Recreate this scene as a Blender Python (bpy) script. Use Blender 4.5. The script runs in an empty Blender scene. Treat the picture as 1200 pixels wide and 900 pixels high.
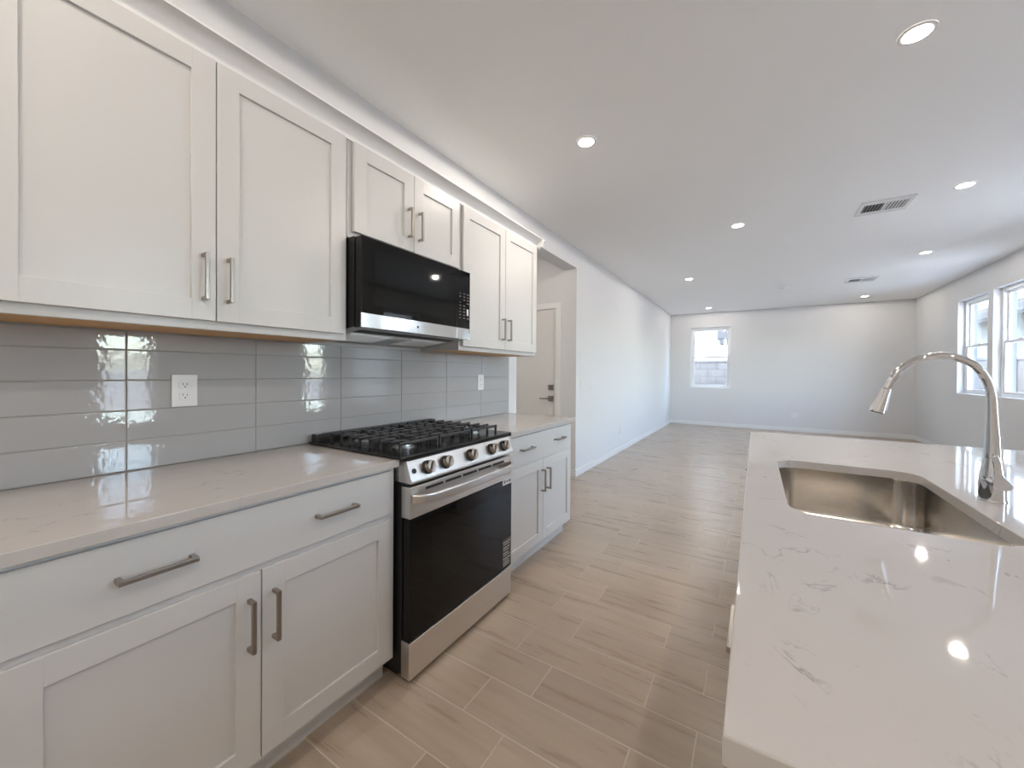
import bpy, bmesh, math, random
from mathutils import Vector, Matrix
random.seed(7)
C = bpy.context.scene.collection
scn = bpy.context.scene

# ------------------------------------------------------------------ camera, world, exposure
F, YAW, PITCH, ROLL, CY, CX, CZ = 455.38, .5604, .0074, .0067, 440.22, 1.8564, 1.2661
cam = bpy.data.objects.new('camera', bpy.data.cameras.new('camera')); C.objects.link(cam)
cam.data.sensor_width = 36; cam.data.lens = 36 * F / 1200
cam.data.shift_y = -(450 - CY) / 1200; cam.data.clip_start = .02
fw = Vector((-math.sin(YAW) * math.cos(PITCH), math.cos(YAW) * math.cos(PITCH), -math.sin(PITCH)))
rt = Vector((math.cos(YAW), math.sin(YAW), 0)); up = rt.cross(fw)
cr, sr = math.cos(ROLL), math.sin(ROLL)          # the camera leans a little anticlockwise
rt2 = rt * cr - up * -sr; up2 = up * cr + rt * -sr
cam.matrix_world = Matrix(((rt2.x, up2.x, -fw.x, CX), (rt2.y, up2.y, -fw.y, 0), (rt2.z, up2.z, -fw.z, CZ), (0, 0, 0, 1)))
scn.camera = cam
vs = scn.view_settings
vs.view_transform = 'Standard'; vs.look = 'None'; vs.exposure = 1.62; vs.gamma = 1; vs.use_curve_mapping = False

SKY, SUN, LAMP, LENS = 1.65, 0.4, 12.5, 9.0
w = bpy.data.worlds.new('world'); scn.world = w; w.use_nodes = True
nt = w.node_tree; bg = nt.nodes['Background']
sky = nt.nodes.new('ShaderNodeTexSky'); sky.sky_type = 'NISHITA'; sky.sun_disc = False
sky.sun_elevation = math.radians(48); sky.sun_rotation = math.radians(230); sky.air_density = 1.0; sky.dust_density = 1.5; sky.ozone_density = 1.0
hs = nt.nodes.new('ShaderNodeHueSaturation'); hs.inputs['Saturation'].default_value = .85
nt.links.new(sky.outputs[0], hs.inputs['Color']); nt.links.new(hs.outputs[0], bg.inputs['Color']); bg.inputs['Strength'].default_value = SKY
sun = bpy.data.objects.new('sun', bpy.data.lights.new('sun', 'SUN')); C.objects.link(sun)
sun.data.energy = SUN; sun.data.angle = .01; sun.data.color = (1, .95, .88)
sun.rotation_euler = Vector((.2, 1, -1.25)).to_track_quat('-Z', 'Y').to_euler()

# ------------------------------------------------------------------ materials
def mat(name, col, rough=.5, metal=0., spec=.5, noise=0., nscale=8., stretch=(1, 1, 1), bump=0., bscale=200., coat=0., emit=None, estr=0., rvar=0.):
    m = bpy.data.materials.new(name); m.use_nodes = True
    t = m.node_tree; b = t.nodes['Principled BSDF']
    b.inputs['Base Color'].default_value = (*col, 1); b.inputs['Roughness'].default_value = rough
    b.inputs['Metallic'].default_value = metal; b.inputs['Specular IOR Level'].default_value = spec
    b.inputs['Coat Weight'].default_value = coat
    if emit: b.inputs['Emission Color'].default_value = (*emit, 1); b.inputs['Emission Strength'].default_value = estr
    tc = t.nodes.new('ShaderNodeTexCoord'); mp = t.nodes.new('ShaderNodeMapping'); mp.inputs['Scale'].default_value = stretch
    t.links.new(tc.outputs['Object'], mp.inputs['Vector'])
    n = t.nodes.new('ShaderNodeTexNoise'); n.inputs['Scale'].default_value = nscale; n.inputs['Detail'].default_value = 4
    t.links.new(mp.outputs[0], n.inputs['Vector'])
    if noise:
        mx = t.nodes.new('ShaderNodeMix'); mx.data_type = 'RGBA'
        mx.inputs['A'].default_value = (*[c * (1 - noise) for c in col], 1); mx.inputs['B'].default_value = (*[min(1, c * (1 + noise)) for c in col], 1)
        t.links.new(n.outputs['Fac'], mx.inputs['Factor']); t.links.new(mx.outputs['Result'], b.inputs['Base Color'])
    if rvar:
        mr = t.nodes.new('ShaderNodeMapRange'); mr.inputs['To Min'].default_value = rough - rvar; mr.inputs['To Max'].default_value = rough + rvar
        t.links.new(n.outputs['Fac'], mr.inputs['Value']); t.links.new(mr.outputs[0], b.inputs['Roughness'])
    if bump:
        n2 = t.nodes.new('ShaderNodeTexNoise'); n2.inputs['Scale'].default_value = bscale; n2.inputs['Detail'].default_value = 2
        t.links.new(mp.outputs[0], n2.inputs['Vector'])
        bp = t.nodes.new('ShaderNodeBump'); bp.inputs['Strength'].default_value = bump; bp.inputs['Distance'].default_value = .002
        t.links.new(n2.outputs['Fac'], bp.inputs['Height']); t.links.new(bp.outputs[0], b.inputs['Normal'])
    return m

M = dict(
    wall=mat('wall_paint', (.70, .70, .70), .75, noise=.012, nscale=3, bump=.12, bscale=90),
    ceil=mat('ceiling_paint', (.91, .90, .885), .85, noise=.012, nscale=3, bump=.15, bscale=80),
    trim=mat('trim_paint', (.80, .80, .79), .4, noise=.01),
    door=mat('door_paint', (.72, .70, .68), .45, noise=.01),
    cab=mat('cabinet_paint', (.635, .625, .61), .33, noise=.01, nscale=5),
    maple=mat('maple_veneer', (.62, .36, .14), .5, noise=.18, nscale=6, stretch=(2, .4, 6)),
    grout=mat('grout', (.42, .40, .375), .9, noise=.06, nscale=60),
    steel=mat('brushed_steel', (.70, .675, .65), .30, 1, noise=.05, nscale=30, stretch=(1, .06, 3), rvar=.05),
    steelp=mat('polished_steel', (.72, .72, .71), .12, 1, noise=.03, nscale=30, stretch=(1, .06, 3), rvar=.03),
    sinkst=mat('sink_steel', (.73, .685, .63), .17, 1, noise=.06, nscale=40, stretch=(1, 1, 14), rvar=.06),
    nickel=mat('brushed_nickel', (.38, .345, .31), .32, 1, noise=.02, nscale=20),
    chrome=mat('chrome', (.70, .70, .705), .035, 1, noise=.01),
    dknob=mat('dark_chrome', (.46, .42, .38), .2, 1, noise=.04),
    glass_b=mat('black_glass', (.004, .004, .004), .035, spec=.25, noise=.1),
    glass_w=mat('smoked_glass', (.007, .008, .008), .04, spec=.25, noise=.1),
    black=mat('black_enamel', (.012, .012, .012), .22, noise=.1),
    bpaint=mat('black_painted_sheet', (.012, .012, .0125), .4, noise=.1),
    iron=mat('cast_iron', (.04, .041, .043), .38, noise=.2, nscale=60, bump=.2, bscale=400),
    alu=mat('burner_aluminium', (.55, .55, .55), .35, 1, noise=.1, nscale=40),
    hood=mat('grey_hood_sheet', (.42, .42, .42), .4, .7, noise=.1),
    plast=mat('white_plastic', (.80, .80, .80), .25, noise=.01),
    slot=mat('dark_slot', (.02, .02, .02), .6, noise=.1),
    lab=mat('paper_label', (.70, .70, .70), .5, noise=.02),
    labd=mat('grey_label', (.075, .075, .075), .5, noise=.15, nscale=60),
    print=mat('grey_print', (.16, .16, .165), .5, noise=.05),
    vinyl=mat('white_vinyl', (.82, .83, .84), .35, noise=.01),
    lens=mat('lamp_lens', (.9, .88, .82), .4, emit=(1, .89, .77), estr=LENS, noise=.01),
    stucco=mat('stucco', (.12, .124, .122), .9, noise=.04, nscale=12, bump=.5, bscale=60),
    stuccosun=mat('stucco_painted_sunlit', (.34, .34, .335), .9, noise=.03),  # paler copy of the stucco, sunlight put into its colour
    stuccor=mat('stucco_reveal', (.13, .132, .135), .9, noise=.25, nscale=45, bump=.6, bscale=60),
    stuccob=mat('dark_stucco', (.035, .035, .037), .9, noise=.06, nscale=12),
    roof=mat('roof_tile', (.22, .22, .22), .9, noise=.12, nscale=9),
    gravel=mat('gravel', (.46, .43, .39), .95, noise=.35, nscale=40, bump=.6, bscale=60),
    hedge=mat('window_green', (.02, .10, .07), .2, noise=.3),
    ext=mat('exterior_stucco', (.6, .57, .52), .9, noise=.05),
)
M['wavy'] = None

def tile_mat():
    m = mat('glazed_tile', (.44, .435, .435), .045, spec=.5, noise=.03, nscale=3)
    t = m.node_tree; b = t.nodes['Principled BSDF']
    tc = t.nodes.new('ShaderNodeTexCoord')
    n = t.nodes.new('ShaderNodeTexNoise'); n.inputs['Scale'].default_value = 55; n.inputs['Detail'].default_value = 1
    t.links.new(tc.outputs['Object'], n.inputs['Vector'])
    bp = t.nodes.new('ShaderNodeBump'); bp.inputs['Strength'].default_value = .16; bp.inputs['Distance'].default_value = .0016
    t.links.new(n.outputs['Fac'], bp.inputs['Height']); t.links.new(bp.outputs[0], b.inputs['Normal'])
    return m
M['tile'] = tile_mat()

def quartz_mat(name, base):
    m = bpy.data.materials.new(name); m.use_nodes = True
    t = m.node_tree; b = t.nodes['Principled BSDF']; b.inputs['Roughness'].default_value = .035; b.inputs['Specular IOR Level'].default_value = .5
    tc = t.nodes.new('ShaderNodeTexCoord')
    def noise(scale, det, dist=0., rough=.5, loc=(0, 0, 0), st=(1, 1, 1)):
        mp = t.nodes.new('ShaderNodeMapping'); mp.inputs['Location'].default_value = loc; mp.inputs['Scale'].default_value = st
        t.links.new(tc.outputs['Object'], mp.inputs['Vector'])
        n = t.nodes.new('ShaderNodeTexNoise'); n.inputs['Scale'].default_value = scale; n.inputs['Detail'].default_value = det
        n.inputs['Distortion'].default_value = dist; n.inputs['Roughness'].default_value = rough
        t.links.new(mp.outputs[0], n.inputs['Vector']); return n.outputs['Fac']
    def math_(op, a, bb=None):
        n = t.nodes.new('ShaderNodeMath'); n.operation = op
        for i, v in enumerate((a, bb)):
            if v is None: continue
            if isinstance(v, (int, float)): n.inputs[i].default_value = v
            else: t.links.new(v, n.inputs[i])
        return n.outputs[0]
    def ramp(f, lo, hi):
        n = t.nodes.new('ShaderNodeMapRange'); n.inputs['From Min'].default_value = lo; n.inputs['From Max'].default_value = hi
        t.links.new(f, n.inputs['Value']); return n.outputs[0]
    vein = ramp(math_('ABSOLUTE', math_('SUBTRACT', noise(4.2, 5, 1.3, .6, (3, 1, 0), (1.5, .8, 1)), .5)), .016, .001)   # thin lines
    patch = ramp(noise(6.5, 3, .6, .6, (9, 2, 0)), .52, .66)                                                        # only in places
    v = math_('MULTIPLY', math_('MULTIPLY', vein, patch), .75)
    spk = math_('MULTIPLY', ramp(noise(70, 2, 0, .5, (1, 5, 2)), .70, .78), .18)
    cloud = noise(2.5, 3)
    mx0 = t.nodes.new('ShaderNodeMix'); mx0.data_type = 'RGBA'; mx0.inputs['A'].default_value = (*[c * .96 for c in base], 1); mx0.inputs['B'].default_value = (*[min(1, c * 1.04) for c in base], 1)
    t.links.new(cloud, mx0.inputs['Factor'])
    mx = t.nodes.new('ShaderNodeMix'); mx.data_type = 'RGBA'; mx.inputs['B'].default_value = (.27, .25, .235, 1)
    t.links.new(mx0.outputs['Result'], mx.inputs['A']); t.links.new(math_('MAXIMUM', v, spk), mx.inputs['Factor'])
    t.links.new(mx.outputs['Result'], b.inputs['Base Color'])
    return m
M['quartz'] = quartz_mat('white_quartz', (.52, .487, .465))

def floor_mat():
    m = bpy.data.materials.new('wood_look_tile'); m.use_nodes = True
    t = m.node_tree; b = t.nodes['Principled BSDF']; b.inputs['Specular IOR Level'].default_value = .5
    tc = t.nodes.new('ShaderNodeTexCoord'); mp = t.nodes.new('ShaderNodeMapping')
    mp.inputs['Location'].default_value = (-.553 + .57 * 10, -1.132 + .1893 * 20, 0)
    t.links.new(tc.outputs['Object'], mp.inputs['Vector'])
    br = t.nodes.new('ShaderNodeTexBrick'); br.offset = .3246; br.offset_frequency = 2; br.squash = 1
    for k, v in (('Scale', 1), ('Mortar Size', .0031), ('Mortar Smooth', .1), ('Bias', 0), ('Brick Width', .57), ('Row Height', .1893)): br.inputs[k].default_value = v
    br.inputs['Color1'].default_value = (0, 0, 0, 1); br.inputs['Color2'].default_value = (1, 1, 1, 1); br.inputs['Mortar'].default_value = (.5, .5, .5, 1)
    t.links.new(mp.outputs[0], br.inputs['Vector'])
    # grain: long noise along X, shifted per plank by its random tone
    cmb = t.nodes.new('ShaderNodeVectorMath'); cmb.operation = 'MULTIPLY_ADD'; cmb.inputs[1].default_value = (7, 13, 5)
    t.links.new(br.outputs['Color'], cmb.inputs[0]); t.links.new(tc.outputs['Object'], cmb.inputs[2])
    mp2 = t.nodes.new('ShaderNodeMapping'); mp2.inputs['Scale'].default_value = (.8, 9, 1); t.links.new(cmb.outputs[0], mp2.inputs['Vector'])
    n = t.nodes.new('ShaderNodeTexNoise'); n.inputs['Scale'].default_value = 2.2; n.inputs['Detail'].default_value = 6; n.inputs['Distortion'].default_value = .25; n.inputs['Roughness'].default_value = .6
    t.links.new(mp2.outputs[0], n.inputs['Vector'])
    cr_ = t.nodes.new('ShaderNodeValToRGB'); e = cr_.color_ramp.elements
    e[0].position = .25; e[0].color = (.385, .298, .222, 1); e[1].position = .75; e[1].color = (.49, .40, .315, 1)
    t.links.new(n.outputs['Fac'], cr_.inputs['Fac'])
    tone = t.nodes.new('ShaderNodeMix'); tone.data_type = 'RGBA'; tone.blend_type = 'MULTIPLY'; tone.inputs['Factor'].default_value = 1
    mr = t.nodes.new('ShaderNodeMapRange'); mr.inputs['To Min'].default_value = .90; mr.inputs['To Max'].default_value = 1.08
    t.links.new(br.outputs['Color'], mr.inputs['Value']); t.links.new(cr_.outputs[0], tone.inputs['A']); t.links.new(mr.outputs[0], tone.inputs['B'])
    fin = t.nodes.new('ShaderNodeMix'); fin.data_type = 'RGBA'; fin.inputs['B'].default_value = (.56, .49, .42, 1)
    t.links.new(br.outputs['Fac'], fin.inputs['Factor']); t.links.new(tone.outputs['Result'], fin.inputs['A'])
    t.links.new(fin.outputs['Result'], b.inputs['Base Color'])
    rr = t.nodes.new('ShaderNodeMapRange'); rr.inputs['To Min'].default_value = .25; rr.inputs['To Max'].default_value = .31
    t.links.new(n.outputs['Fac'], rr.inputs['Value']); t.links.new(rr.outputs[0], b.inputs['Roughness'])
    inv = t.nodes.new('ShaderNodeMath'); inv.operation = 'SUBTRACT'; inv.inputs[0].default_value = 1; t.links.new(br.outputs['Fac'], inv.inputs[1])
    bp = t.nodes.new('ShaderNodeBump'); bp.inputs['Strength'].default_value = 1; bp.inputs['Distance'].default_value = .0035
    t.links.new(inv.outputs[0], bp.inputs['Height']); t.links.new(bp.outputs[0], b.inputs['Normal'])
    return m
M['floor'] = floor_mat()

def block_mat():
    m = bpy.data.materials.new('concrete_block'); m.use_nodes = True
    t = m.node_tree; b = t.nodes['Principled BSDF']; b.inputs['Roughness'].default_value = .95
    tc = t.nodes.new('ShaderNodeTexCoord'); sx = t.nodes.new('ShaderNodeSeparateXYZ'); t.links.new(tc.outputs['Object'], sx.inputs[0])
    ad = t.nodes.new('ShaderNodeMath'); ad.operation = 'ADD'; t.links.new(sx.outputs[0], ad.inputs[0]); t.links.new(sx.outputs[1], ad.inputs[1])
    cb = t.nodes.new('ShaderNodeCombineXYZ'); t.links.new(ad.outputs[0], cb.inputs[0]); t.links.new(sx.outputs[2], cb.inputs[1])
    br = t.nodes.new('ShaderNodeTexBrick')
    for k, v in (('Scale', 1), ('Mortar Size', .006), ('Brick Width', .4), ('Row Height', .2)): br.inputs[k].default_value = v
    br.inputs['Color1'].default_value = (.10, .10, .10, 1); br.inputs['Color2'].default_value = (.12, .12, .12, 1); br.inputs['Mortar'].default_value = (.05, .05, .05, 1)
    t.links.new(cb.outputs[0], br.inputs['Vector']); t.links.new(br.outputs['Color'], b.inputs['Base Color'])
    return m
M['block'] = block_mat()

def pane_mat():
    m = bpy.data.materials.new('window_glass'); m.use_nodes = True
    t = m.node_tree; t.nodes.remove(t.nodes['Principled BSDF']); out = t.nodes['Material Output']
    tr = t.nodes.new('ShaderNodeBsdfTransparent'); tr.inputs['Color'].default_value = (.95, .97, .97, 1)
    gl = t.nodes.new('ShaderNodeBsdfGlossy'); gl.inputs['Roughness'].default_value = .02
    lw = t.nodes.new('ShaderNodeLayerWeight'); lw.inputs['Blend'].default_value = .5          # Schlick's Fresnel, the same from both sides
    pw = t.nodes.new('ShaderNodeMath'); pw.operation = 'POWER'; pw.inputs[1].default_value = 5; t.links.new(lw.outputs['Facing'], pw.inputs[0])
    ma = t.nodes.new('ShaderNodeMath'); ma.operation = 'MULTIPLY_ADD'; ma.inputs[1].default_value = .9; ma.inputs[2].default_value = .03; t.links.new(pw.outputs[0], ma.inputs[0])
    mx = t.nodes.new('ShaderNodeMixShader'); t.links.new(ma.outputs[0], mx.inputs[0]); t.links.new(tr.outputs[0], mx.inputs[1]); t.links.new(gl.outputs[0], mx.inputs[2])
    t.links.new(mx.outputs[0], out.inputs['Surface']); return m
M['pane'] = pane_mat()

# ------------------------------------------------------------------ mesh helpers
class MB:
    def __init__(s): s.bm = bmesh.new()
    def _add(s, b):
        me = bpy.data.meshes.new('t'); b.to_mesh(me); b.free(); s.bm.from_mesh(me); bpy.data.meshes.remove(me); return s
    def box(s, x0, x1, y0, y1, z0, z1, bev=0., seg=2):
        b = bmesh.new(); bmesh.ops.create_cube(b, size=1)
        for v in b.verts: v.co = Vector(((x0 + x1) / 2 + v.co.x * (x1 - x0), (y0 + y1) / 2 + v.co.y * (y1 - y0), (z0 + z1) / 2 + v.co.z * (z1 - z0)))
        if bev: bmesh.ops.bevel(b, geom=list(b.edges), offset=bev, segments=seg, affect='EDGES', profile=.5)
        return s._add(b)
    def rings(s, rings, cap0=True, cap1=True, closed=True):
        b = bmesh.new(); R = [[b.verts.new(p) for p in r] for r in rings]; n = len(R[0])
        for a, c in zip(R, R[1:]):
            for i in range(n if closed else n - 1): b.faces.new((a[i], a[(i + 1) % n], c[(i + 1) % n], c[i]))
        if cap0: b.faces.new(R[0][::-1])
        if cap1: b.faces.new(R[-1])
        bmesh.ops.recalc_face_normals(b, faces=b.faces); return s._add(b)
    def lathe(s, prof, c=(0, 0, 0), axis=(0, 0, 1), seg=32, cap0=True, cap1=True):
        q = Vector(axis).normalized().to_track_quat('Z', 'X'); c = Vector(c)
        return s.rings([[c + q @ Vector((r * math.cos(2 * math.pi * i / seg), r * math.sin(2 * math.pi * i / seg), h)) for i in range(seg)] for r, h in prof], cap0, cap1)
    def cyl(s, p0, p1, r0, r1=None, seg=24):
        p0, p1 = Vector(p0), Vector(p1); return s.lathe([(r0, 0), (r1 if r1 is not None else r0, (p1 - p0).length)], p0, p1 - p0, seg)
    def sweep(s, pts, ra, rb, side, seg=16, power=2.):
        # elliptical / rounded-box section along pts: 'side' is the section's second axis
        pts = [Vector(p) for p in pts]; side = Vector(side).normalized(); rr = []
        for i, p in enumerate(pts):
            tg = (pts[min(i + 1, len(pts) - 1)] - pts[max(i - 1, 0)]).normalized(); nn = side.cross(tg).normalized()
            a = ra[i] if isinstance(ra, (list, tuple)) else ra; bb = rb[i] if isinstance(rb, (list, tuple)) else rb
            ring = []
            for k in range(seg):
                th = 2 * math.pi * k / seg; cc, ss = math.cos(th), math.sin(th); e = 2 / power
                ring.append(p + nn * a * math.copysign(abs(cc) ** e, cc) + side * bb * math.copysign(abs(ss) ** e, ss))
            rr.append(ring)
        return s.rings(rr)
    def prism(s, poly, axis, a0, a1, bev=0.):
        def P(u, v, a): return {'x': (a, u, v), 'y': (u, a, v), 'z': (u, v, a)}[axis]
        b = bmesh.new(); A = [b.verts.new(P(u, v, a0)) for u, v in poly]; B = [b.verts.new(P(u, v, a1)) for u, v in poly]; n = len(poly)
        for i in range(n): b.faces.new((A[i], A[(i + 1) % n], B[(i + 1) % n], B[i]))
        b.faces.new(A[::-1]); b.faces.new(B); bmesh.ops.recalc_face_normals(b, faces=b.faces)
        if bev: bmesh.ops.bevel(b, geom=list(b.edges), offset=bev, segments=2, affect='EDGES', profile=.5)
        return s._add(b)
    def build(s, name, m, parent=None, origin=None, smooth=True):
        o3 = Vector(origin) if origin is not None else (Vector(ORG[parent.name]) if parent else Vector((0, 0, 0)))
        for v in s.bm.verts: v.co -= o3
        me = bpy.data.meshes.new(name); s.bm.to_mesh(me); s.bm.free()
        if smooth:
            me.polygons.foreach_set('use_smooth', [True] * len(me.polygons)); me.set_sharp_from_angle(angle=math.radians(50))
        me.materials.append(M[m] if isinstance(m, str) else m)
        o = bpy.data.objects.new(name, me); C.objects.link(o)
        if smooth: wn = o.modifiers.new('weighted_normals', 'WEIGHTED_NORMAL'); wn.weight = 100; wn.keep_sharp = True
        if parent: o.parent = parent; ORG[o.name] = tuple(o3)
        else: o.location = o3; ORG[o.name] = tuple(o3)
        return o
ORG = {}
def tag(o, label=None, cat=None, group=None, kind=None):
    for k, v in (('label', label), ('category', cat), ('group', group), ('kind', kind)):
        if v: o[k] = v
    return o
def thing(name, loc, label=None, cat=None, group=None, kind=None):
    o = bpy.data.objects.new(name, None); o.empty_display_size = .1; o.location = loc; C.objects.link(o); ORG[o.name] = tuple(loc)
    return tag(o, label, cat, group, kind)
def copy_tree(o, parent=None):
    c = o.copy(); C.objects.link(c)
    if parent: c.parent = parent
    for ch in list(o.children): copy_tree(ch, c)
    return c
def struct(name, mb, m, label, cat): return tag(mb.build(name, m), label, cat, kind='structure')

# ------------------------------------------------------------------ the room shell
ZC, XR, YB, YN = 2.778, 4.517, 10.688, -2.6
HX = -1.75                                           # far side of the little hall
struct('floor', MB().box(HX - .1, XR + .16, YN - .12, YB + .16, -.1, 0), 'floor', 'wood-look plank tile floor laid across the room', 'floor')
struct('ceiling', MB().box(HX - .1, XR + .16, YN - .12, YB + .16, ZC, ZC + .12), 'ceil', 'smooth light grey ceiling over kitchen and living area', 'ceiling')
OY0, OY1, OZ = 3.035, 4.425, 2.543                   # opening to the hall
mb = MB().box(-.18, 0, YN - .12, OY0, 0, ZC).box(-.18, 0, OY1, YB + .16, 0, ZC).box(-.18, 0, OY0, OY1, OZ, ZC)
struct('wall_left', mb, 'wall', 'long light grey wall behind the range and past the hall opening', 'wall')
def wall_holes(axis, a0, a1, s0, s1, holes):
    mb = MB(); 
    def bx(u0, u1, z0, z1):
        if axis == 'x': mb.box(a0, a1, u0, u1, z0, z1)
        else: mb.box(u0, u1, a0, a1, z0, z1)
    u = s0
    for h0, h1, z0, z1 in sorted(holes):
        bx(u, h0, 0, ZC); bx(h0, h1, 0, z0); bx(h0, h1, z1, ZC); u = h1
    bx(u, s1, 0, ZC); return mb
RW = [(7.905, 8.83, .985, 2.42), (6.835, 7.765, .985, 2.42), (1.23, 1.79, .35, 2.42), (3.66, 4.08, .62, 2.42), (4.58, 5.42, .62, 2.42)]
BW = (.462, 1.34, .93, 2.42)
struct('wall_right', wall_holes('x', XR, XR + .16, YN - .12, YB + .16, RW), 'wall', 'light grey wall with the pair of white windows', 'wall')
struct('wall_back', wall_holes('y', YB, YB + .16, HX - .1, XR, [BW]), 'wall', 'light grey end wall with one small white window', 'wall')
struct('wall_near', MB().box(HX - .1, XR, YN - .12, YN, 0, ZC), 'wall', 'light grey wall behind the camera', 'wall')
DX0, DX1, DZ = -1.19, -.276, 2.075                   # hall door
mb = MB().box(HX - .1, DX0 - .02, OY1, OY1 + .12, 0, ZC).box(DX1 + .02, -.18, OY1, OY1 + .12, 0, ZC).box(DX0 - .02, DX1 + .02, OY1, OY1 + .12, DZ + .015, ZC)
mb.box(HX - .1, HX, YN, OY1, 0, ZC).box(HX, -.18, 1.9, 2.0, 0, ZC)
struct('wall_hall', mb, 'wall', 'dim warm grey hall wall around the flat door', 'wall')

# hall door
d = tag(thing('door_1', ((DX0 + DX1) / 2, OY1 + .03, 0)), 'flat grey door with dark lever seen through the opening', 'door', kind='structure')
MB().box(DX0 + .004, DX1 - .004, OY1 + .02, OY1 + .058, .008, DZ - .003, .002).build('slab', 'door', d)
mb = MB()
for x0, x1 in ((DX0 - .072, DX0 - .002), (DX1 + .002, DX1 + .072)): mb.box(x0, x1, OY1 - .016, OY1 + .012, 0, DZ + .004, .003)
mb.box(DX0 - .072, DX1 + .072, OY1 - .016, OY1 + .012, DZ + .002, DZ + .072, .003)
mb.box(DX0 - .02, DX0 + .001, OY1, OY1 + .118, 0, DZ).box(DX1 - .001, DX1 + .02, OY1, OY1 + .118, 0, DZ).box(DX0, DX1, OY1 + .06, OY1 + .118, DZ, DZ + .015)
mb.build('casing', 'trim', d)
p = MB().box(-.381, -.312, OY1 + .002, OY1 + .022, .91, .978, .003).build('lever_plate', 'nickel', d); p['label'] = 'dark nickel lever plate'
MB().cyl((-.346, OY1 + .004, .944), (-.346, OY1 - .045, .944), .010).box(-.478, -.336, OY1 - .055, OY1 - .042, .936, .952, .004).build('lever', 'nickel', p)
p = MB().box(-.381, -.312, OY1 + .002, OY1 + .022, 1.05, 1.118, .003).build('deadbolt', 'nickel', d)
MB().cyl((-.346, OY1 + .004, 1.084), (-.346, OY1 - .012, 1.084), .012).box(-.352, -.340, OY1 - .028, OY1 - .010, 1.066, 1.102, .003).build('thumb_turn', 'nickel', p)

# baseboards
BBH, BT = .088, .013
def bb(name, boxes, label):
    mb = MB()
    for x0, x1, y0, y1 in boxes: mb.box(x0, x1, y0, y1, 0, BBH, .004)
    return struct(name, mb, 'trim', label, 'baseboard')
bb('baseboard_left', [(0, BT, OY1 - BT, YB)], 'white baseboard along the foot of the long left wall')
bb('baseboard_back', [(BT, XR, YB - BT, YB)], 'white baseboard along the foot of the end wall')
bb('baseboard_right', [(XR - BT, XR, YN, YB - BT)], 'white baseboard under the pair of windows')
bb('baseboard_hall', [(-.204, 0, OY1 - BT, OY1), (HX, DX0 - .072, OY1 - BT, OY1), (HX, HX + BT, 2.0, OY1 - BT)], 'white baseboard stub at the hall opening')

# windows (single hung, white vinyl)
def window(name, axis, a, u0, u1, z0, z1, label, sgn=1):
    """a = plane of the room face of the wall; frame sits .075 to .135 deeper"""
    loc = (a + .1, (u0 + u1) / 2, z0) if axis == 'x' else ((u0 + u1) / 2, a + .1, z0)
    o = tag(thing(name, loc), label, 'window', kind='structure')
    def bx(mb, d0, d1, p0, p1, q0, q1, bev=.003):
        if axis == 'x': mb.box(a + d0, a + d1, p0, p1, q0, q1, bev)
        else: mb.box(p0, p1, a + d0, a + d1, q0, q1, bev)
        return mb
    fw_ = .045; zm = z0 + (z1 - z0) * .505
    mb = MB()
    for p0, p1, q0, q1 in ((u0, u0 + fw_, z0, z1), (u1 - fw_, u1, z0, z1), (u0 + fw_, u1 - fw_, z0, z0 + fw_), (u0 + fw_, u1 - fw_, z1 - fw_, z1)): bx(mb, .075, .15, p0, p1, q0, q1)
    mb.build('window_frame', 'vinyl', o)
    def sash(nm, d0, d1, q0, q1):
        s_ = .034; mb = MB(); a0, a1 = u0 + fw_, u1 - fw_
        for p0, p1, r0, r1 in ((a0, a0 + s_, q0, q1), (a1 - s_, a1, q0, q1), (a0 + s_, a1 - s_, q0, q0 + s_), (a0 + s_, a1 - s_, q1 - s_, q1)): bx(mb, d0, d1, p0, p1, r0, r1)
        sh = mb.build(nm, 'vinyl', o)
        dm = (d0 + d1) / 2; bx(MB(), dm - .002, dm + .002, a0 + s_ - .005, a1 - s_ + .005, q0 + s_ - .005, q1 - s_ + .005, 0).build('pane', 'pane', sh)
        return sh
    lo = sash('lower_sash', .082, .106, z0 + fw_, zm + .02); sash('upper_sash', .112, .136, zm - .016, z1 - fw_)
    if u1 - u0 > .6:
        mb = MB(); um = (u0 + u1) / 2; bx(mb, .074, .09, um - .03, um + .03, zm + .018, zm + .032, .002); mb.build('sash_lock', 'vinyl', lo)
    mb = MB(); bx(mb, -.004, .075, u0 - .0, u1 + .0, z0 - .001, z0 + .012, .003); mb.build('window_sill', 'trim', o)
    mb = MB(); bx(mb, .151, .21, u0 - .06, u0, z0 - .06, z1 + .06); bx(mb, .151, .21, u1, u1 + .06, z0 - .06, z1 + .06); bx(mb, .151, .21, u0, u1, z1, z1 + .06); bx(mb, .151, .21, u0, u1, z0 - .06, z0)
    mb.build('stucco_surround', 'stuccor', o)
    pl = bpy.data.lights.new('daylight_portal', 'AREA'); pl.shape = 'RECTANGLE'; pl.size = u1 - u0; pl.size_y = z1 - z0; pl.cycles.is_portal = True
    po = bpy.data.objects.new('daylight_portal', pl); C.objects.link(po)
    if axis == 'x': po.location = (a + .22, (u0 + u1) / 2, (z0 + z1) / 2); dv = Vector((-1, 0, 0))
    else: po.location = ((u0 + u1) / 2, a + .22, (z0 + z1) / 2); dv = Vector((0, -1, 0))
    po.rotation_euler = dv.to_track_quat('-Z', 'Z' if False else 'Y').to_euler()
    return o
window('window_1', 'y', YB, *BW, 'small single-hung window on the end wall with block wall behind')
window('window_2', 'x', XR, *RW[0], 'white single-hung window on the right wall nearer the far corner')
window('window_3', 'x', XR, *RW[1], 'white single-hung window on the right wall cut by the picture edge')
window('window_4', 'x', XR, *RW[2], 'tall narrow window mirrored in the backsplash beside the outlet')
window('window_5', 'x', XR, *RW[3], 'narrow window mirrored in the backsplash left of the range')
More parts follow.
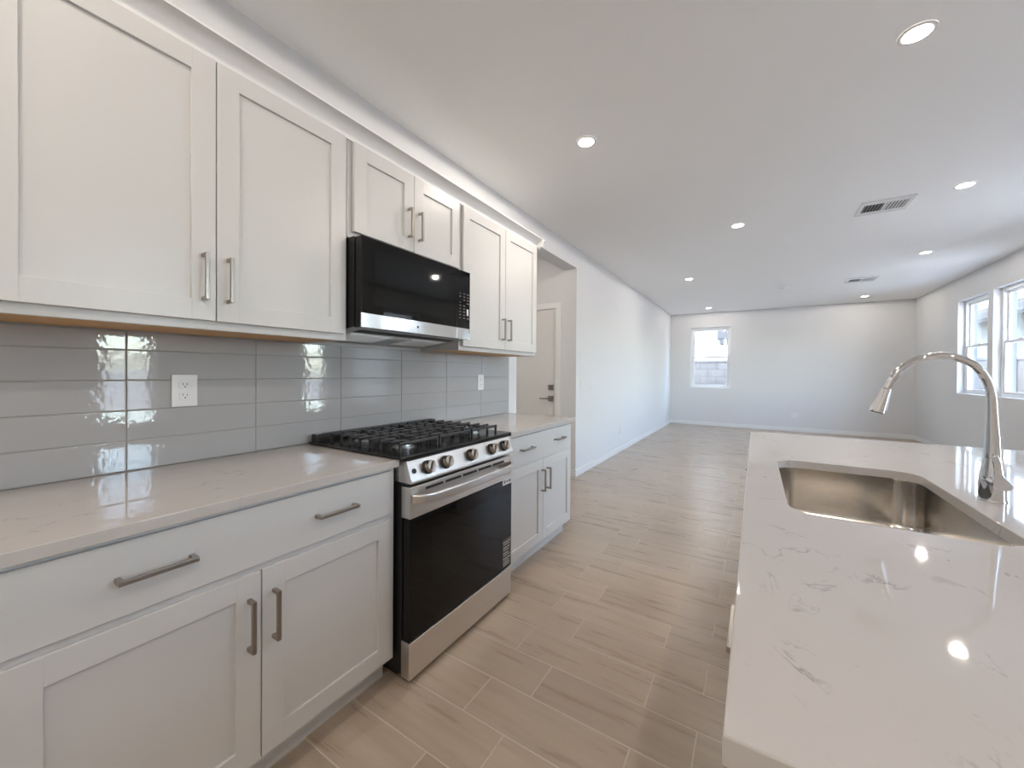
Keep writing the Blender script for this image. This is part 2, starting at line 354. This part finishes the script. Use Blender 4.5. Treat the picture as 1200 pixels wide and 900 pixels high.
window('window_6', 'x', XR, *RW[4], 'wider window mirrored in the backsplash over the range')

# ------------------------------------------------------------------ outside
struct('ground', MB().box(-30, 160, -160, 60, -.3, -.12), 'gravel', 'gravel yard outside the windows', 'ground')
def fence(name, x0, x1, y0, y1, label):
    mb = MB().box(x0, x1, y0, y1, -.15, 1.60).box(x0 - .015, x1 + .015, y0 - .015, y1 + .015, 1.60, 1.66)
    return tag(mb.build(name, 'block'), label, 'fence')
fence('block_fence', -6, 6.38, 12.3, 12.5, 'grey concrete block fence outside the end wall window')
fence('block_fence', 6.42, 6.62, 8.2, 19, 'grey concrete block fence outside the pair of right windows')
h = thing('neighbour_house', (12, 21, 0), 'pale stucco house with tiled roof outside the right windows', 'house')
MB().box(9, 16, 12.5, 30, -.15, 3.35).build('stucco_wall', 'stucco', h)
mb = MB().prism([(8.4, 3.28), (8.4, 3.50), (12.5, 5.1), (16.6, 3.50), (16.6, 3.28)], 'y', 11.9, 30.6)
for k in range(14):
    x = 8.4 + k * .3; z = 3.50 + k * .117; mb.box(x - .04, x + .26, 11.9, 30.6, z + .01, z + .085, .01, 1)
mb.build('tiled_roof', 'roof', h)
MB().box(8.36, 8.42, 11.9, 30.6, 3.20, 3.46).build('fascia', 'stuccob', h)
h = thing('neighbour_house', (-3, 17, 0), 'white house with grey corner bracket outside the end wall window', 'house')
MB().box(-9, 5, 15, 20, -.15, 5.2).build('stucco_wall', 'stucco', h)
MB().box(-9, 5, 14.95, 15.0, .3, 2.25, .005).build('painted_sunlit_band', 'stuccosun', h)  # pale strip paints sunlight on the lower part of the stucco wall
MB().box(.74, 1.6, 14.85, 15.02, 2.47, 2.74).box(.815, .935, 14.87, 15.02, 2.29, 2.48).build('eave_bracket', 'stuccob', h)
mb = MB()
for a in ((.93, 1.0, 1.85, 2.60), (1.45, 1.52, 1.85, 2.60), (.93, 1.52, 1.80, 1.90), (.93, 1.52, 2.55, 2.62)): mb.box(a[0], a[1], 14.93, 15.02, a[2], a[3])
wf = mb.build('window_frame', 'vinyl', h)
MB().box(1.0, 1.45, 14.98, 15.01, 1.9, 2.55).build('pane', 'hedge', wf)

# ------------------------------------------------------------------ cabinets
def shaker(parent, xf, y0, y1, z0, z1, name='door', s=1, rail=.0655, t=.02, rec=.009):
    """panelled door on plane xf, its back at xf, front at xf + s*t"""
    X = lambda a, b: (min(xf + s * a, xf + s * b), max(xf + s * a, xf + s * b))
    mb = MB(); f = X(0, t); bv = .0016
    mb.box(*f, y0, y0 + rail, z0, z1, bv).box(*f, y1 - rail, y1, z0, z1, bv)
    mb.box(*f, y0 + rail - .001, y1 - rail + .001, z0, z0 + rail, bv).box(*f, y0 + rail - .001, y1 - rail + .001, z1 - rail, z1, bv)
    mb.box(*X(.002, t - rec), y0 + rail - .004, y1 - rail + .004, z0 + rail - .004, z1 - rail + .004)
    return mb.build(name, 'cab', parent)
def slab(parent, xf, y0, y1, z0, z1, name='drawer', s=1, t=.02):
    x = sorted((xf, xf + s * t)); return MB().box(*x, y0, y1, z0, z1, .0018).build(name, 'cab', parent)
def pull(parent, xf, yc, zc, vert, s=1, L=.15):
    """square bar pull; xf = face it is screwed to"""
    mb = MB(); b = .0055; X = lambda a, c: sorted((xf + s * a, xf + s * c))
    if vert:
        mb.box(*X(.024, .035), yc - b, yc + b, zc - L / 2, zc + L / 2, .0012)
        for q in (-1, 1): e = zc + q * (L / 2 - b); mb.box(*X(-.001, .026), yc - b, yc + b, e - b, e + b, .001)
    else:
        mb.box(*X(.024, .035), yc - L / 2, yc + L / 2, zc - b, zc + b, .0012)
        for q in (-1, 1): e = yc + q * (L / 2 - b); mb.box(*X(-.001, .026), e - b, e + b, zc - b, zc + b, .001)
    o = mb.build('handle', 'nickel', parent); o['label'] = 'brushed nickel bar handle'; return o

def upper(y0, y1, z0, doors, dz0, hz, label):
    o = thing('wall_cabinet', (.16, (y0 + y1) / 2, z0), label, 'cabinet', 'white upper wall cabinets')
    MB().box(.004, .325, y0, y1, z0 + .006, 2.31, .001).build('body', 'cab', o)
    MB().box(.305, .3255, y0, y1, z0, z0 + .012, .001).box(.0115, .306, y1 - .016, y1, z0, z0 + .008).box(.0115, .306, y0, y0 + .016, z0, z0 + .008).build('bottom_rail', 'cab', o)
    u = MB().box(.0115, .306, y0 + .015, y1 - .015, z0 + .0025, z0 + .0062).build('underside', 'maple', o); u['label'] = 'bare tan wood underside'
    for (a, b_), hy in zip(doors, hz[1]):
        d_ = shaker(o, .3255, a, b_, dz0, 2.285); pull(d_, .3455, hy, hz[0], True)
    return o
upper(-.02, 1.062, 1.402, [(.097, .5675), (.5705, 1.043)], 1.430, (1.568, (.533, .6025)), 'large white two-door wall cabinet on the left, above the outlet')
upper(1.064, 1.824, 1.862, [(1.088, 1.4415), (1.4445, 1.806)], 1.888, (2.027, (1.4035, 1.4755)), 'short white two-door wall cabinet directly above the black microwave')
upper(1.826, 2.795, 1.402, [(1.845, 2.3125), (2.3155, 2.776)], 1.428, (1.568, (2.2715, 2.3495)), 'white two-door wall cabinet right of the microwave, beside the opening')
prof = [(.326, 2.287), (.333, 2.287)] + [(.333 + .046 * (1 - math.cos(math.radians(a))), 2.292 + .052 * math.sin(math.radians(a))) for a in range(0, 91, 10)] + [(.386, 2.344), (.386, 2.351), (.326, 2.351)]
mb = MB().prism(prof, 'y', -.02, 2.858)
mb.prism([(2.796 + (a - .326) * 1.03, b_) for a, b_ in prof], 'x', .001, .385)
struct('trim_1', mb, 'trim', 'white crown moulding along the top of the wall cabinets', 'moulding')

def base(y0, y1, dr, doors, hd, hv, label, s=1, xb=.60, back=.004, dz=(.113, .676), drz=(.695, .869), pulls=True):
    o = thing('base_cabinet', (.3, (y0 + y1) / 2, 0), label, 'cabinet', 'white base cabinets along the range wall')
    MB().box(back, xb + .009, y0, y1, .098, .884, .001).build('body', 'cab', o)
    MB().box(back, xb - .051, y0 + .002, y1 - .002, 0, .099).build('toe_kick', 'cab', o)
    d_ = slab(o, xb, *dr, *drz)
    for y in hd: pull(d_, xb + .02, y, .784, False)
    for (a, b_), hy in zip(doors, hv): pull(shaker(o, xb, a, b_, *dz), xb + .02, hy, .532, True)
    return o
base(-.02, 1.085, (.098, 1.068), [(.098, .5790), (.5825, 1.068)], (.342, .820), (.5465, .6150), 'wide white base cabinet left of the range with one long drawer')
b2 = base(1.874, 2.868, (1.892, 2.853), [(1.892, 2.381), (2.3845, 2.853)], (2.145, 2.628), (2.363, 2.442), 'white base cabinet between the range and the hall opening')

def counter(y0, y1, label):
    o = MB().box(.0005, .642, y0, y1, .884, .914, .0025).build('countertop', 'quartz', origin=(.32, (y0 + y1) / 2, .884))
    return tag(o, label, 'countertop')
counter(-.04, 1.086, 'speckled white quartz countertop left of the range under the outlet')
counter(1.888, 2.893, 'short white quartz countertop between range and hall opening')

# backsplash: glossy stacked tiles
mb = MB().box(.0005, .0065, -.04, 2.893, .915, 1.400)
bs = thing('backsplash', (.005, 1.43, .914), 'glossy grey stacked wall tile behind the range and counters', 'backsplash')
mb.build('grout', 'grout', bs)
mb = MB(); TP, TH, g = .4113, .1052, .003
for k in range(-2, 7):
    for r in range(5):
        y0 = .43 + k * TP + g / 2; y1 = y0 + TP - g; z0 = .9155 + r * TH + g / 2; z1 = min(z0 + TH - g, 1.4005)
        y0 = max(y0, -.04); y1 = min(y1, 2.893)
        if y1 - y0 < .01: continue
        b = bmesh.new(); bmesh.ops.create_cube(b, size=1); tx, tz = random.uniform(-.0005, .0005), random.uniform(-.00025, .00025)
        for v in b.verts:
            v.co = Vector((.002 + (v.co.x + .5) * .008 + (tx * v.co.y * 2 + tz * v.co.z * 2 if v.co.x > 0 else 0), (y0 + y1) / 2 + v.co.y * (y1 - y0), (z0 + z1) / 2 + v.co.z * (z1 - z0)))
        bmesh.ops.bevel(b, geom=[e for e in b.edges if all(v.co.x > .006 for v in e.verts)], offset=.0022, segments=3, affect='EDGES', profile=.5)
        mb._add(b)
mb.build('tiles', 'tile', bs)

# ------------------------------------------------------------------ range
rg = thing('gas_range', (.36, 1.481, 0), 'slide-in stainless gas range with black oven door and five knobs', 'range')
RY0, RY1 = 1.100, 1.864
MB().box(.03, .640, RY0, RY1, .03, .906, .002).box(.05, .60, RY0 + .02, RY1 - .02, .0, .04).build('body', 'bpaint', rg)
MB().box(.640, .690, RY0 - .002, RY1, .022, .172, .004).build('storage_drawer', 'steel', rg)
od = MB().box(.640, .689, RY0 - .001, RY1, .179, .673, .003).build('oven_door', 'glass_b', rg)
mb = MB(); wy0, wy1, wz0, wz1 = 1.225, 1.745, .345, .60
mb.box(.6885, .6892, wy0, wy1, wz0, wz1); mb.build('oven_window', 'glass_w', od)
band = MB().box(.640, .690, RY0 - .002, RY1, .674, .802, .003).build('door_band', 'steel', od); band['label'] = 'stainless band across the top of the oven door'
mb = MB()
for k in range(5): a = 1.185 + k * .122; mb.box(.6895, .6903, a, a + .108, .775, .786)
mb.build('vent_slots', 'slot', band)
hp = []
for i in range(33):
    u = i / 32; y = RY0 + .012 + u * (RY1 - RY0 - .024); e = min(u, 1 - u)
    hp.append((.690 + .050 * min(1, (e / .13)) ** .55 + .010 * math.sin(math.pi * u), y, .752))
hb = MB().sweep(hp, .007, .0185, (0, 0, 1), 20, 3.5).build('door_handle', 'steel', od); hb['label'] = 'bowed stainless oven handle'
lb = MB().box(.689, .6896, 1.772, 1.860, .646, .680).build('energy_label', 'lab', od)
mb = MB()
for y0, y1, z0, z1 in ((1.782, 1.80, .655, .671), (1.808, 1.825, .658, .668), (1.832, 1.852, .656, .670)): mb.box(.6896, .6899, y0, y1, z0, z1)
mb.build('print', 'print', lb)
lb = MB().box(.689, .6896, 1.774, 1.860, .195, .345).build('safety_sticker', 'labd', od); mb = MB()
for k, zz in enumerate((.325, .295, .265, .235, .21)):
    mb.box(.6896, .6899, 1.780, 1.855 - .012 * (k % 3), zz, zz + .004).box(.6896, .6899, 1.785, 1.845 - .01 * (k % 2), zz - .012, zz - .009)
mb.build('print', 'lab', lb)
cp = MB().prism([(.600, .8165), (.699, .8165), (.699, .826), (.668, .9065), (.600, .9065)], 'y', RY0 - .002, RY1, .002).build('control_panel', 'steel', rg)
nrm = Vector((.0805, 0, .031)).normalized()
def onpanel(y, z): return Vector((.699 - (z - .826) * .031 / .0805, y, z))
for y in (1.200, 1.312, 1.492, 1.668, 1.780):
    c = onpanel(y, .8645)
    kb = MB().lathe([(.0290, -.001), (.0290, .006), (.0275, .008), (.0275, .012)], c, nrm, 36).build('knob', 'slot', cp)
    MB().lathe([(.0258, .010), (.0250, .030), (.0235, .032), (.0, .032)], c, nrm, 36, True, False).build('knob_face', 'dknob', kb)
    t_ = Vector((0, 1, 0)); s_ = nrm.cross(t_)
    mb = MB(); q = (s_ * .8 + t_ * .6).normalized()
    mb.sweep([c + nrm * .032 + q * a for a in (-.022, -.020, .020, .022)], [.002, .0045, .0045, .002], [.004, .009, .009, .004], nrm, 12, 3)
    mb.build('knob_grip', 'dknob', kb)
MB().lathe([(.0105, -.001), (.0105, .003), (.009, .005), (0, .005)], onpanel(1.124, .864), nrm, 24, True, False).build('power_button', 'black', cp)
# cooktop
ct = MB().box(.03, .672, 1.066, 1.886, .9155, .927, .003).box(.03, .640, RY0 + .002, RY1 - .002, .906, .917).build('cooktop', 'black', rg)
MB().box(.640, .676, RY0 + .0, 1.880, .9075, .9155).build('front_lip', 'black', ct)
MB().prism([(.030, .926), (.078, .926), (.066, .962), (.030, .962)], 'y', 1.080, 1.884, .003).build('rear_trim', 'black', rg)
burners = [(.50, 1.235, .044), (.215, 1.235, .036), (.36, 1.482, .05), (.50, 1.735, .038), (.215, 1.735, .034)]
for x, y, r in burners:
    b_ = MB().lathe([(r * 1.12, .926), (r * 1.08, .931), (r * .92, .933), (r * .90, .943), (r * .8, .944)], (x, y, 0), seg=36).build('burner_base', 'alu', ct); b_['label'] = 'silver burner base'
    MB().lathe([(r * .97, .944), (r * 1.0, .947), (r * 1.0, .951), (r * .93, .954), (0, .9545)], (x, y, 0), seg=36, cap1=False).build('burner_cap', 'iron', b_)
zt = .9695
for gy0, gy1 in ((1.122, 1.356), (1.364, 1.600), (1.608, 1.838)):
    mb = MB(); b_ = .0055
    def bar(x0, x1, y0, y1, z0=zt - .013, z1=zt): mb.box(x0, x1, y0, y1, z0, z1, .002, 1)
    xs = (.125, .200, .265, .335, .405, .475, .540, .598)
    ym = (gy0 + gy1) / 2
    for i, x in enumerate(xs):
        if i in (0, 3, 4, 7): bar(x - b_, x + b_, gy0, gy1)
        else: bar(x - b_, x + b_, gy0, ym - .028); bar(x - b_, x + b_, ym + .028, gy1)
        for y in (gy0, gy1 - .011): bar(x - b_, x + b_, y, y + .011, .9262, zt - .002)
    for y in (gy0 + .055, gy1 - .066): bar(.115, .598, y, y + .011, zt - .016, zt - .003)
    for x0, x1 in ((.115, .180), (.250, .470), (.540, .598)): bar(x0, x1, ym - b_, ym + b_)
    mb.build('grate', 'iron', rg)

# ------------------------------------------------------------------ microwave
mw = thing('microwave', (.2, 1.444, 1.425), 'black over-the-range microwave with polished steel strip below wall cabinet', 'microwave')
MY0, MY1 = 1.069, 1.818
MB().prism([(.012, 1.858), (.368, 1.858), (.368, 1.4625), (.012, 1.4325)], 'y', MY0, MY1, .001).build('body', 'bpaint', mw)
MB().prism([(.3675, 1.4585), (.03, 1.4175), (.03, 1.434), (.3675, 1.4622)], 'y', MY0 + .001, MY1 - .001).build('vent_panel', 'hood', mw)
hz = lambda x: 1.4585 - (.3675 - x) * .041 / .3375                       # the sheet slopes down to the wall
def on_hood(mb, x0, x1, y0, y1, t): return mb.prism([(x0, hz(x0) - t), (x1, hz(x1) - t), (x1, hz(x1) + .001), (x0, hz(x0) + .001)], 'y', y0, y1)
for y0 in (1.12, 1.50):
    mb = on_hood(MB(), .085, .275, y0, y0 + .27, .0012)
    for k in range(9): on_hood(mb, .10 + k * .018, .110 + k * .018, y0 + .015, y0 + .255, .0035)
    mb.build('grease_filter', 'steel', mw)
on_hood(MB(), .20, .26, 1.405, 1.485, .0025).build('lamp_cover', 'plast', mw)
on_hood(MB(), .29, .345, 1.12, 1.77, .0015).build('air_inlet', 'slot', mw)
dr = MB().box(.371, .419, MY0, 1.6965, 1.460, 1.854, .003).build('door', 'glass_b', mw)
MB().box(.412, .4215, MY0, 1.6965, 1.459, 1.522, .002).build('trim_strip', 'steelp', dr)
MB().box(.4188, .4193, MY0 + .07, 1.63, 1.56, 1.81).build('door_window', 'glass_w', dr)
MB().lathe([(.0065, 0), (.0065, .0012), (0, .0012)], (.4213, 1.398, 1.492), (1, 0, 0), 24, True, False).build('emblem', 'slot', dr)
pn = MB().box(.371, .419, 1.6985, MY1, 1.460, 1.854, .003).build('control_panel', 'glass_b', mw)
MB().box(.412, .4215, 1.6985, MY1, 1.459, 1.522, .002).build('trim_strip', 'steelp', pn)
mb = MB()
for r in range(9):
    for c in range(3):
        if (r + c) % 7 == 6: continue
        y = 1.722 + c * .033; z = 1.578 + r * .0175; mb.box(.4188, .4193, y, y + .012 + .004 * ((r * 3 + c) % 3), z, z + .005)
mb.build('keypad', 'print', pn)
MB().box(.4188, .4194, 1.787, 1.803, 1.60, 1.635).build('start_key', 'lab', pn)

# ------------------------------------------------------------------ outlets and switches
def plate_x(name, x, y0, y1, z0, z1, label, cat, kind='duplex'):
    o = thing(name, (x, (y0 + y1) / 2, z0), label, cat); ym, zm = (y0 + y1) / 2, (z0 + z1) / 2
    MB().box(x, x + .006, y0, y1, z0, z1, .0028, 3).build('cover_plate', 'plast', o)
    if kind == 'duplex':
        for dz_ in (.0205, -.0205):
            mb = MB(); n = 28; ring = []
            for i in range(n):
                a = 2 * math.pi * i / n; ring.append((ym + max(-.0175, min(.0175, .0195 * math.cos(a))), zm + dz_ + max(-.0145, min(.0145, .0175 * math.sin(a)))))
            r_ = mb.prism(ring, 'x', x + .004, x + .0078, .0006).build('receptacle', 'plast', o)
            mb = MB().box(x + .0075, x + .0082, ym - .0075, ym - .0055, zm + dz_ + .001, zm + dz_ + .0085).box(x + .0075, x + .0082, ym + .0055, ym + .0075, zm + dz_ + .001, zm + dz_ + .0075)
            mb.lathe([(.0024, 0), (.0024, .0007)], (x + .0075, ym, zm + dz_ - .006), (1, 0, 0), 12).build('slots', 'slot', r_)
    elif kind == 'rocker':
        MB().box(x + .004, x + .0085, ym - .0165, ym + .0165, zm - .033, zm + .033, .0015).build('rocker', 'plast', o)
    elif kind == 'double':
        for q in (-.023, .023): MB().box(x + .004, x + .0085, ym + q - .0165, ym + q + .0165, zm - .033, zm + .033, .0015).build('rocker', 'plast', o)
    return o
plate_x('wall_outlet', .0102, .551, .631, 1.129, 1.251, 'white duplex outlet on the grey tile above the left counter', 'outlet')
plate_x('wall_outlet', .0102, 2.434, 2.510, 1.128, 1.250, 'white outlet on the grey tile right of the range', 'outlet')
plate_x('light_switch', .0002, 4.545, 4.617, 1.06, 1.175, 'single white rocker switch on the wall just past the hall opening', 'switch', 'rocker')
plate_x('light_switch', .0002, 4.855, 4.985, 1.06, 1.175, 'double white switch plate, second from the hall opening', 'switch', 'double')
plate_x('wall_sensor', .0002, 4.555, 4.590, 1.44, 1.555, 'small white sensor on the wall above the single switch', 'sensor', 'none')
plate_x('wall_outlet', .0002, 6.18, 6.26, .285, .40, 'white outlet low on the long bright left wall', 'outlet')
o = thing('wall_outlet', (2.602, YB, .31), 'white outlet low on the end wall above the baseboard', 'outlet')
MB().box(2.535, 2.67, YB - .006, YB - .0002, .30, .415, .0025).build('cover_plate', 'plast', o)
for q in (-.023, .023): MB().box(2.602 + q - .017, 2.602 + q + .017, YB - .0085, YB - .004, .325, .39, .0015).build('receptacle', 'plast', o)

# ------------------------------------------------------------------ island
IX0, IX1, IY0, IY1 = 1.832, 2.99, .430, 2.835
SX0, SX1, SY0, SY1, SR = 1.934, 2.352, 1.226, 1.970, .075
def rrect(x0, x1, y0, y1, r, n=10):
    pts = []
    for cx_, cy_, a0 in ((x1 - r, y1 - r, 0), (x0 + r, y1 - r, 90), (x0 + r, y0 + r, 180), (x1 - r, y0 + r, 270)):
        for i in range(n + 1): a = math.radians(a0 + 90 * i / n); pts.append((cx_ + r * math.cos(a), cy_ + r * math.sin(a)))
    return pts
def slab_with_hole(outer, hole, z0, z1, bev):
    b = bmesh.new(); n = len(hole); x0, x1, y0, y1 = outer
    cx_, cy_ = sum(p[0] for p in hole) / n, sum(p[1] for p in hole) / n
    q = n // 4; corner = {0: (x1, y1), 1: (x0, y1), 2: (x0, y0), 3: (x1, y0)}
    # outer points: the middle of every rounded corner is tied to the slab's corner
    out = []
    mids = [k * q + q // 2 for k in range(4)]
    for i in range(n):
        k = max([j for j in range(4) if mids[j] <= i], default=3); m0 = mids[k]; m1 = mids[(k + 1) % 4]
        u = ((i - m0) % n) / ((m1 - m0) % n); A, B = corner[k], corner[(k + 1) % 4]
        out.append((A[0] + (B[0] - A[0]) * u, A[1] + (B[1] - A[1]) * u))
    L = {}
    for nm, pts, z in (('ot', out, z1), ('ob', out, z0), ('ht', hole, z1), ('hb', hole, z0)): L[nm] = [b.verts.new((*p, z)) for p in pts]
    for a, c in (('ot', 'ht'), ('ht', 'hb'), ('hb', 'ob'), ('ob', 'ot')):
        for i in range(n): j = (i + 1) % n; b.faces.new((L[a][i], L[a][j], L[c][j], L[c][i]))
    bmesh.ops.recalc_face_normals(b, faces=b.faces)
    es = [e for e in b.edges if (e.verts[0].co.z > z1 - 1e-5 and e.verts[1].co.z > z1 - 1e-5) and len(e.link_faces) == 2 and abs(e.link_faces[0].normal.z - e.link_faces[1].normal.z) > .5]
    bmesh.ops.bevel(b, geom=es, offset=bev, segments=2, affect='EDGES', profile=.5)
    return MB()._add(b)
hole = rrect(SX0, SX1, SY0, SY1, SR)
o = slab_with_hole((IX0, IX1, IY0, IY1), hole, .884, .914, .003).build('island_countertop', 'quartz', origin=(2.4, 1.63, .884))
tag(o, 'large veined white quartz island countertop around the undermount sink', 'countertop')
ib = thing('island_cabinet', (2.28, 1.63, 0), 'white island cabinet under the overhanging quartz, only its pull and corner showing', 'cabinet')
mb = MB().box(1.872, 1.890, IY0 + .018, IY1 - .02, .098, .8835).box(2.66, 2.68, IY0 + .018, IY1 - .02, .0, .8835)
mb.box(1.872, 2.68, IY0 + .018, IY0 + .04, .0, .8835, .001).box(1.872, 2.68, IY1 - .04, IY1 - .02, .0, .8835, .001).box(1.92, 2.67, IY0 + .03, IY1 - .03, .08, .10)
mb.build('body', 'cab', ib)
MB().box(1.925, 1.935, IY0 + .03, IY1 - .03, 0, .099).build('toe_kick', 'cab', ib)
yy = IY0 + .025
for wd, kind in ((.58, 'd'), (.90, 's'), (.87, 'd')):
    y0, y1 = yy + .004, yy + wd - .004
    d_ = slab(ib, 1.872, y0, y1, .690, .868, s=-1)
    if kind == 'd': pull(d_, 1.852, .85 if y0 < .6 else (y0 + y1) / 2, .784, False, -1)
    ym = (y0 + y1) / 2
    for a, b_, hy in ((y0, ym - .0015, ym - .035), (ym + .0015, y1, ym + .035)): pull(shaker(ib, 1.872, a, b_, .113, .676, s=-1, rail=.055), 1.852, hy, .532, True, -1)
    yy += wd

# sink
sk = thing('sink', (2.143, 1.598, .68), 'brushed stainless undermount sink set in the island counter', 'sink')
rg_ = []
e = .012
for off, r, z in ((e + .02, SR + .02, .8832), (e, SR + .004, .8832), (e, SR, .876), (e - .004, SR, .72), (-.004, SR - .01, .695), (-.028, SR - .02, .684), (-.06, SR - .035, .681)):
    rg_.append([(x, y, z) for x, y in rrect(SX0 - off, SX1 + off, SY0 - off, SY1 + off, max(r, .02))])
mb = MB().rings(rg_, False, True)
mb.build('basin', 'sinkst', sk)
MB().lathe([(.055, .6812), (.055, .6832), (.045, .6835), (.040, .6822), (.0, .6822)], (2.143, 1.60, 0), seg=32, cap1=False).build('drain', 'chrome', sk)

# faucet
FX, FY = 2.425, 1.650
fc = thing('faucet', (FX, FY, .914), 'chrome pull-down faucet arching over the island sink', 'faucet')
MB().lathe([(.0285, .9142), (.0285, .917), (.0268, .920), (.0264, .968), (.0258, .980), (.0235, 1.000), (.0205, 1.018), (.0190, 1.032), (.0186, 1.035)], (FX, FY, 0), seg=40).build('body', 'chrome', fc)
sp = [(FX, 1.0355), (FX, 1.06), (FX, 1.09), (FX - .001, 1.12), (FX - .002, 1.16), (FX - .003, 1.20), (FX - .006, 1.228), (FX - .012, 1.252), (FX - .022, 1.275), (FX - .037, 1.296), (FX - .057, 1.312), (FX - .082, 1.322), (FX - .110, 1.325), (FX - .137, 1.321), (FX - .160, 1.311), (FX - .181, 1.296), (FX - .198, 1.276), (FX - .211, 1.252), (FX - .2215, 1.226)]
rad = [.0186, .0172, .0156, .0140, .0122, .0110] + [.0104] * 13
MB().sweep([(x, FY, z) for x, z in sp], rad, rad, (0, 1, 0), 28).build('spout', 'chrome', fc)
a, b_ = Vector((FX - .2222, FY, 1.2245)), Vector((FX - .2435, FY, 1.150)); L = (b_ - a).length
hd = MB().lathe([(.0118, 0), (.0127, .003), (.0150, L * .4), (.0205, L * .93), (.0205, L * .985), (.019, L)], a, b_ - a, 32).build('spray_head', 'chrome', fc)
MB().lathe([(.0165, L), (.0158, L + .002), (0, L + .002)], a, b_ - a, 28, True, False).build('spray_face', 'slot', hd)
hv = MB().cyl((FX - .006, FY - .010, .974), (FX - .005, FY - .053, .972), .0135, None, 28).build('handle_hub', 'chrome', fc)
ox = FX - .008
out = [(-.010, .986), (-.013, .976), (-.012, .966), (-.006, .958), (.006, .955), (.016, .956), (.024, .961), (.0265, .968), (.025, .975), (.018, .984), (.010, .993), (.006, 1.003), (.0045, 1.016), (.003, 1.034), (-.001, 1.048), (-.007, 1.052), (-.012, 1.046), (-.0125, 1.034), (-.010, 1.018), (-.009, 1.002)]
MB().prism([(ox + u, v) for u, v in out], 'y', FY - .060, FY - .052, .0022).build('lever', 'chrome', fc)

# ------------------------------------------------------------------ ceiling: downlights, registers, detector
def downlight(x, y, label):
    o = thing('ceiling_light', (x, y, ZC), label, 'light', 'recessed ceiling downlights')
    MB().lathe([(.064, -.0003), (.064, -.004), (.061, -.0065), (.051, -.0060), (.0480, -.004)], (x, y, ZC), seg=40, cap0=False, cap1=False).build('trim_ring', 'plast', o)
    MB().lathe([(.0485, -.0008), (.0485, -.0055), (.047, -.0070), (.030, -.0082), (0, -.0086)], (x, y, ZC), seg=40, cap1=False).build('lens', 'lens', o)
    l = bpy.data.lights.new('downlight', 'SPOT'); l.energy = LAMP; l.shadow_soft_size = .04; l.spot_size = math.radians(179); l.spot_blend = .03; l.color = (1, .915, .82)
    lo = bpy.data.objects.new('downlight', l); C.objects.link(lo); lo.parent = o; lo.location = (0, 0, -.0165)
    return o
dim = None
base_l = downlight(2.445, 2.407, 'large-looking downlight at upper right, nearest over the island sink')
for x, y, lab in ((.904, 2.41, 'downlight over the kitchen aisle in front of the microwave'), (3.245, 4.515, 'downlight just right of the nearer ceiling register'),
                  (1.686, 4.561, 'downlight in mid ceiling, left of the nearer ceiling register'), (3.606, 6.733, 'downlight between the two ceiling registers, nearest the right windows'),
                  (.941, 6.746, 'downlight by the long left wall, second from the end wall window'), (.927, 9.91, 'downlight closest above the small end wall window'),
                  (3.608, 9.89, 'farthest downlight on the window side, beyond the small register'),
                  (.904, -.35, 'added fill downlight over the aisle beside the camera, just outside the picture'), (2.445, -.35, 'added fill downlight over the near end of the island, out of view'),  # unseen lamps, added to light the near end of the kitchen
                  (-.95, 2.6, 'added downlight brightening the little hall, hidden behind the wall cabinets'), (.93, -1.8, 'added fill downlight by the near wall, kitchen side, out of view'), (3.6, -1.2, 'added fill downlight by the near wall, window side, out of view')):  # also added out of view: one brightens the hall, two fill from behind
    c = copy_tree(base_l); c.location = (x, y, ZC); c['label'] = lab
    if y > 3 and x > 0:                                    # the living area's circuit is dimmed
        dim = dim or [k for k in base_l.children if k.type == 'LIGHT'][0].data.copy(); dim.energy = LAMP * .48
        for ch in c.children:
            if ch.type == 'LIGHT': ch.data = dim
def register(x0, x1, y0, y1, label):
    o = thing('ceiling_vent', ((x0 + x1) / 2, (y0 + y1) / 2, ZC), label, 'vent', 'ceiling air registers')
    f_ = .034; ym = (y0 + y1) / 2; xm = (x0 + x1) / 2; mb = MB(); yi0, yi1 = y0 + .07, y1 - .07
    for a in ((x0, x1, y0, yi0), (x0, x1, yi1, y1), (x0, x0 + f_, yi0, yi1), (x1 - f_, x1, yi0, yi1), (xm - .008, xm + .008, yi0, yi1)): mb.box(a[0], a[1], a[2], a[3], ZC - .010, ZC - .0003, .003)
    mb.build('frame', 'plast', o)
    MB().box(x0 + .02, x1 - .02, yi0 - .01, yi1 + .01, ZC - .0030, ZC - .0008).build('duct', 'slot', o)
    for q, (a0, a1) in enumerate(((x0 + f_, xm - .008), (xm + .008, x1 - f_))):
        mb = MB(); n = 6
        for i in range(n):
            xx = a0 + (i + .5) * (a1 - a0) / n; t_ = -.0012 if q == 0 else .0042
            mb.prism([(xx - t_ - .0012, ZC - .0032), (xx - t_ + .0012, ZC - .0032), (xx + t_ + .0012, ZC - .0095), (xx + t_ - .0012, ZC - .0095)], 'y', yi0, yi1)
        mb.build('slats', 'plast', o)
    return o
register(2.63, 2.985, 4.53, 4.87, 'large white louvred register in mid ceiling')
register(3.07, 3.43, 7.97, 8.31, 'small-looking white register near the far end of the ceiling')
o = thing('smoke_detector', (2.245, 8.19, ZC), 'round white smoke detector flat on the far ceiling', 'detector')
MB().lathe([(.062, -.0003), (.062, -.010), (.056, -.026), (.03, -.030), (0, -.030)], (2.245, 8.19, ZC), seg=32, cap1=False).build('housing', 'ceil', o)
MB().lathe([(.012, -.0295), (.012, -.032), (0, -.032)], (2.245, 8.19, ZC), seg=20, cap1=False).build('test_button', 'plast', o)
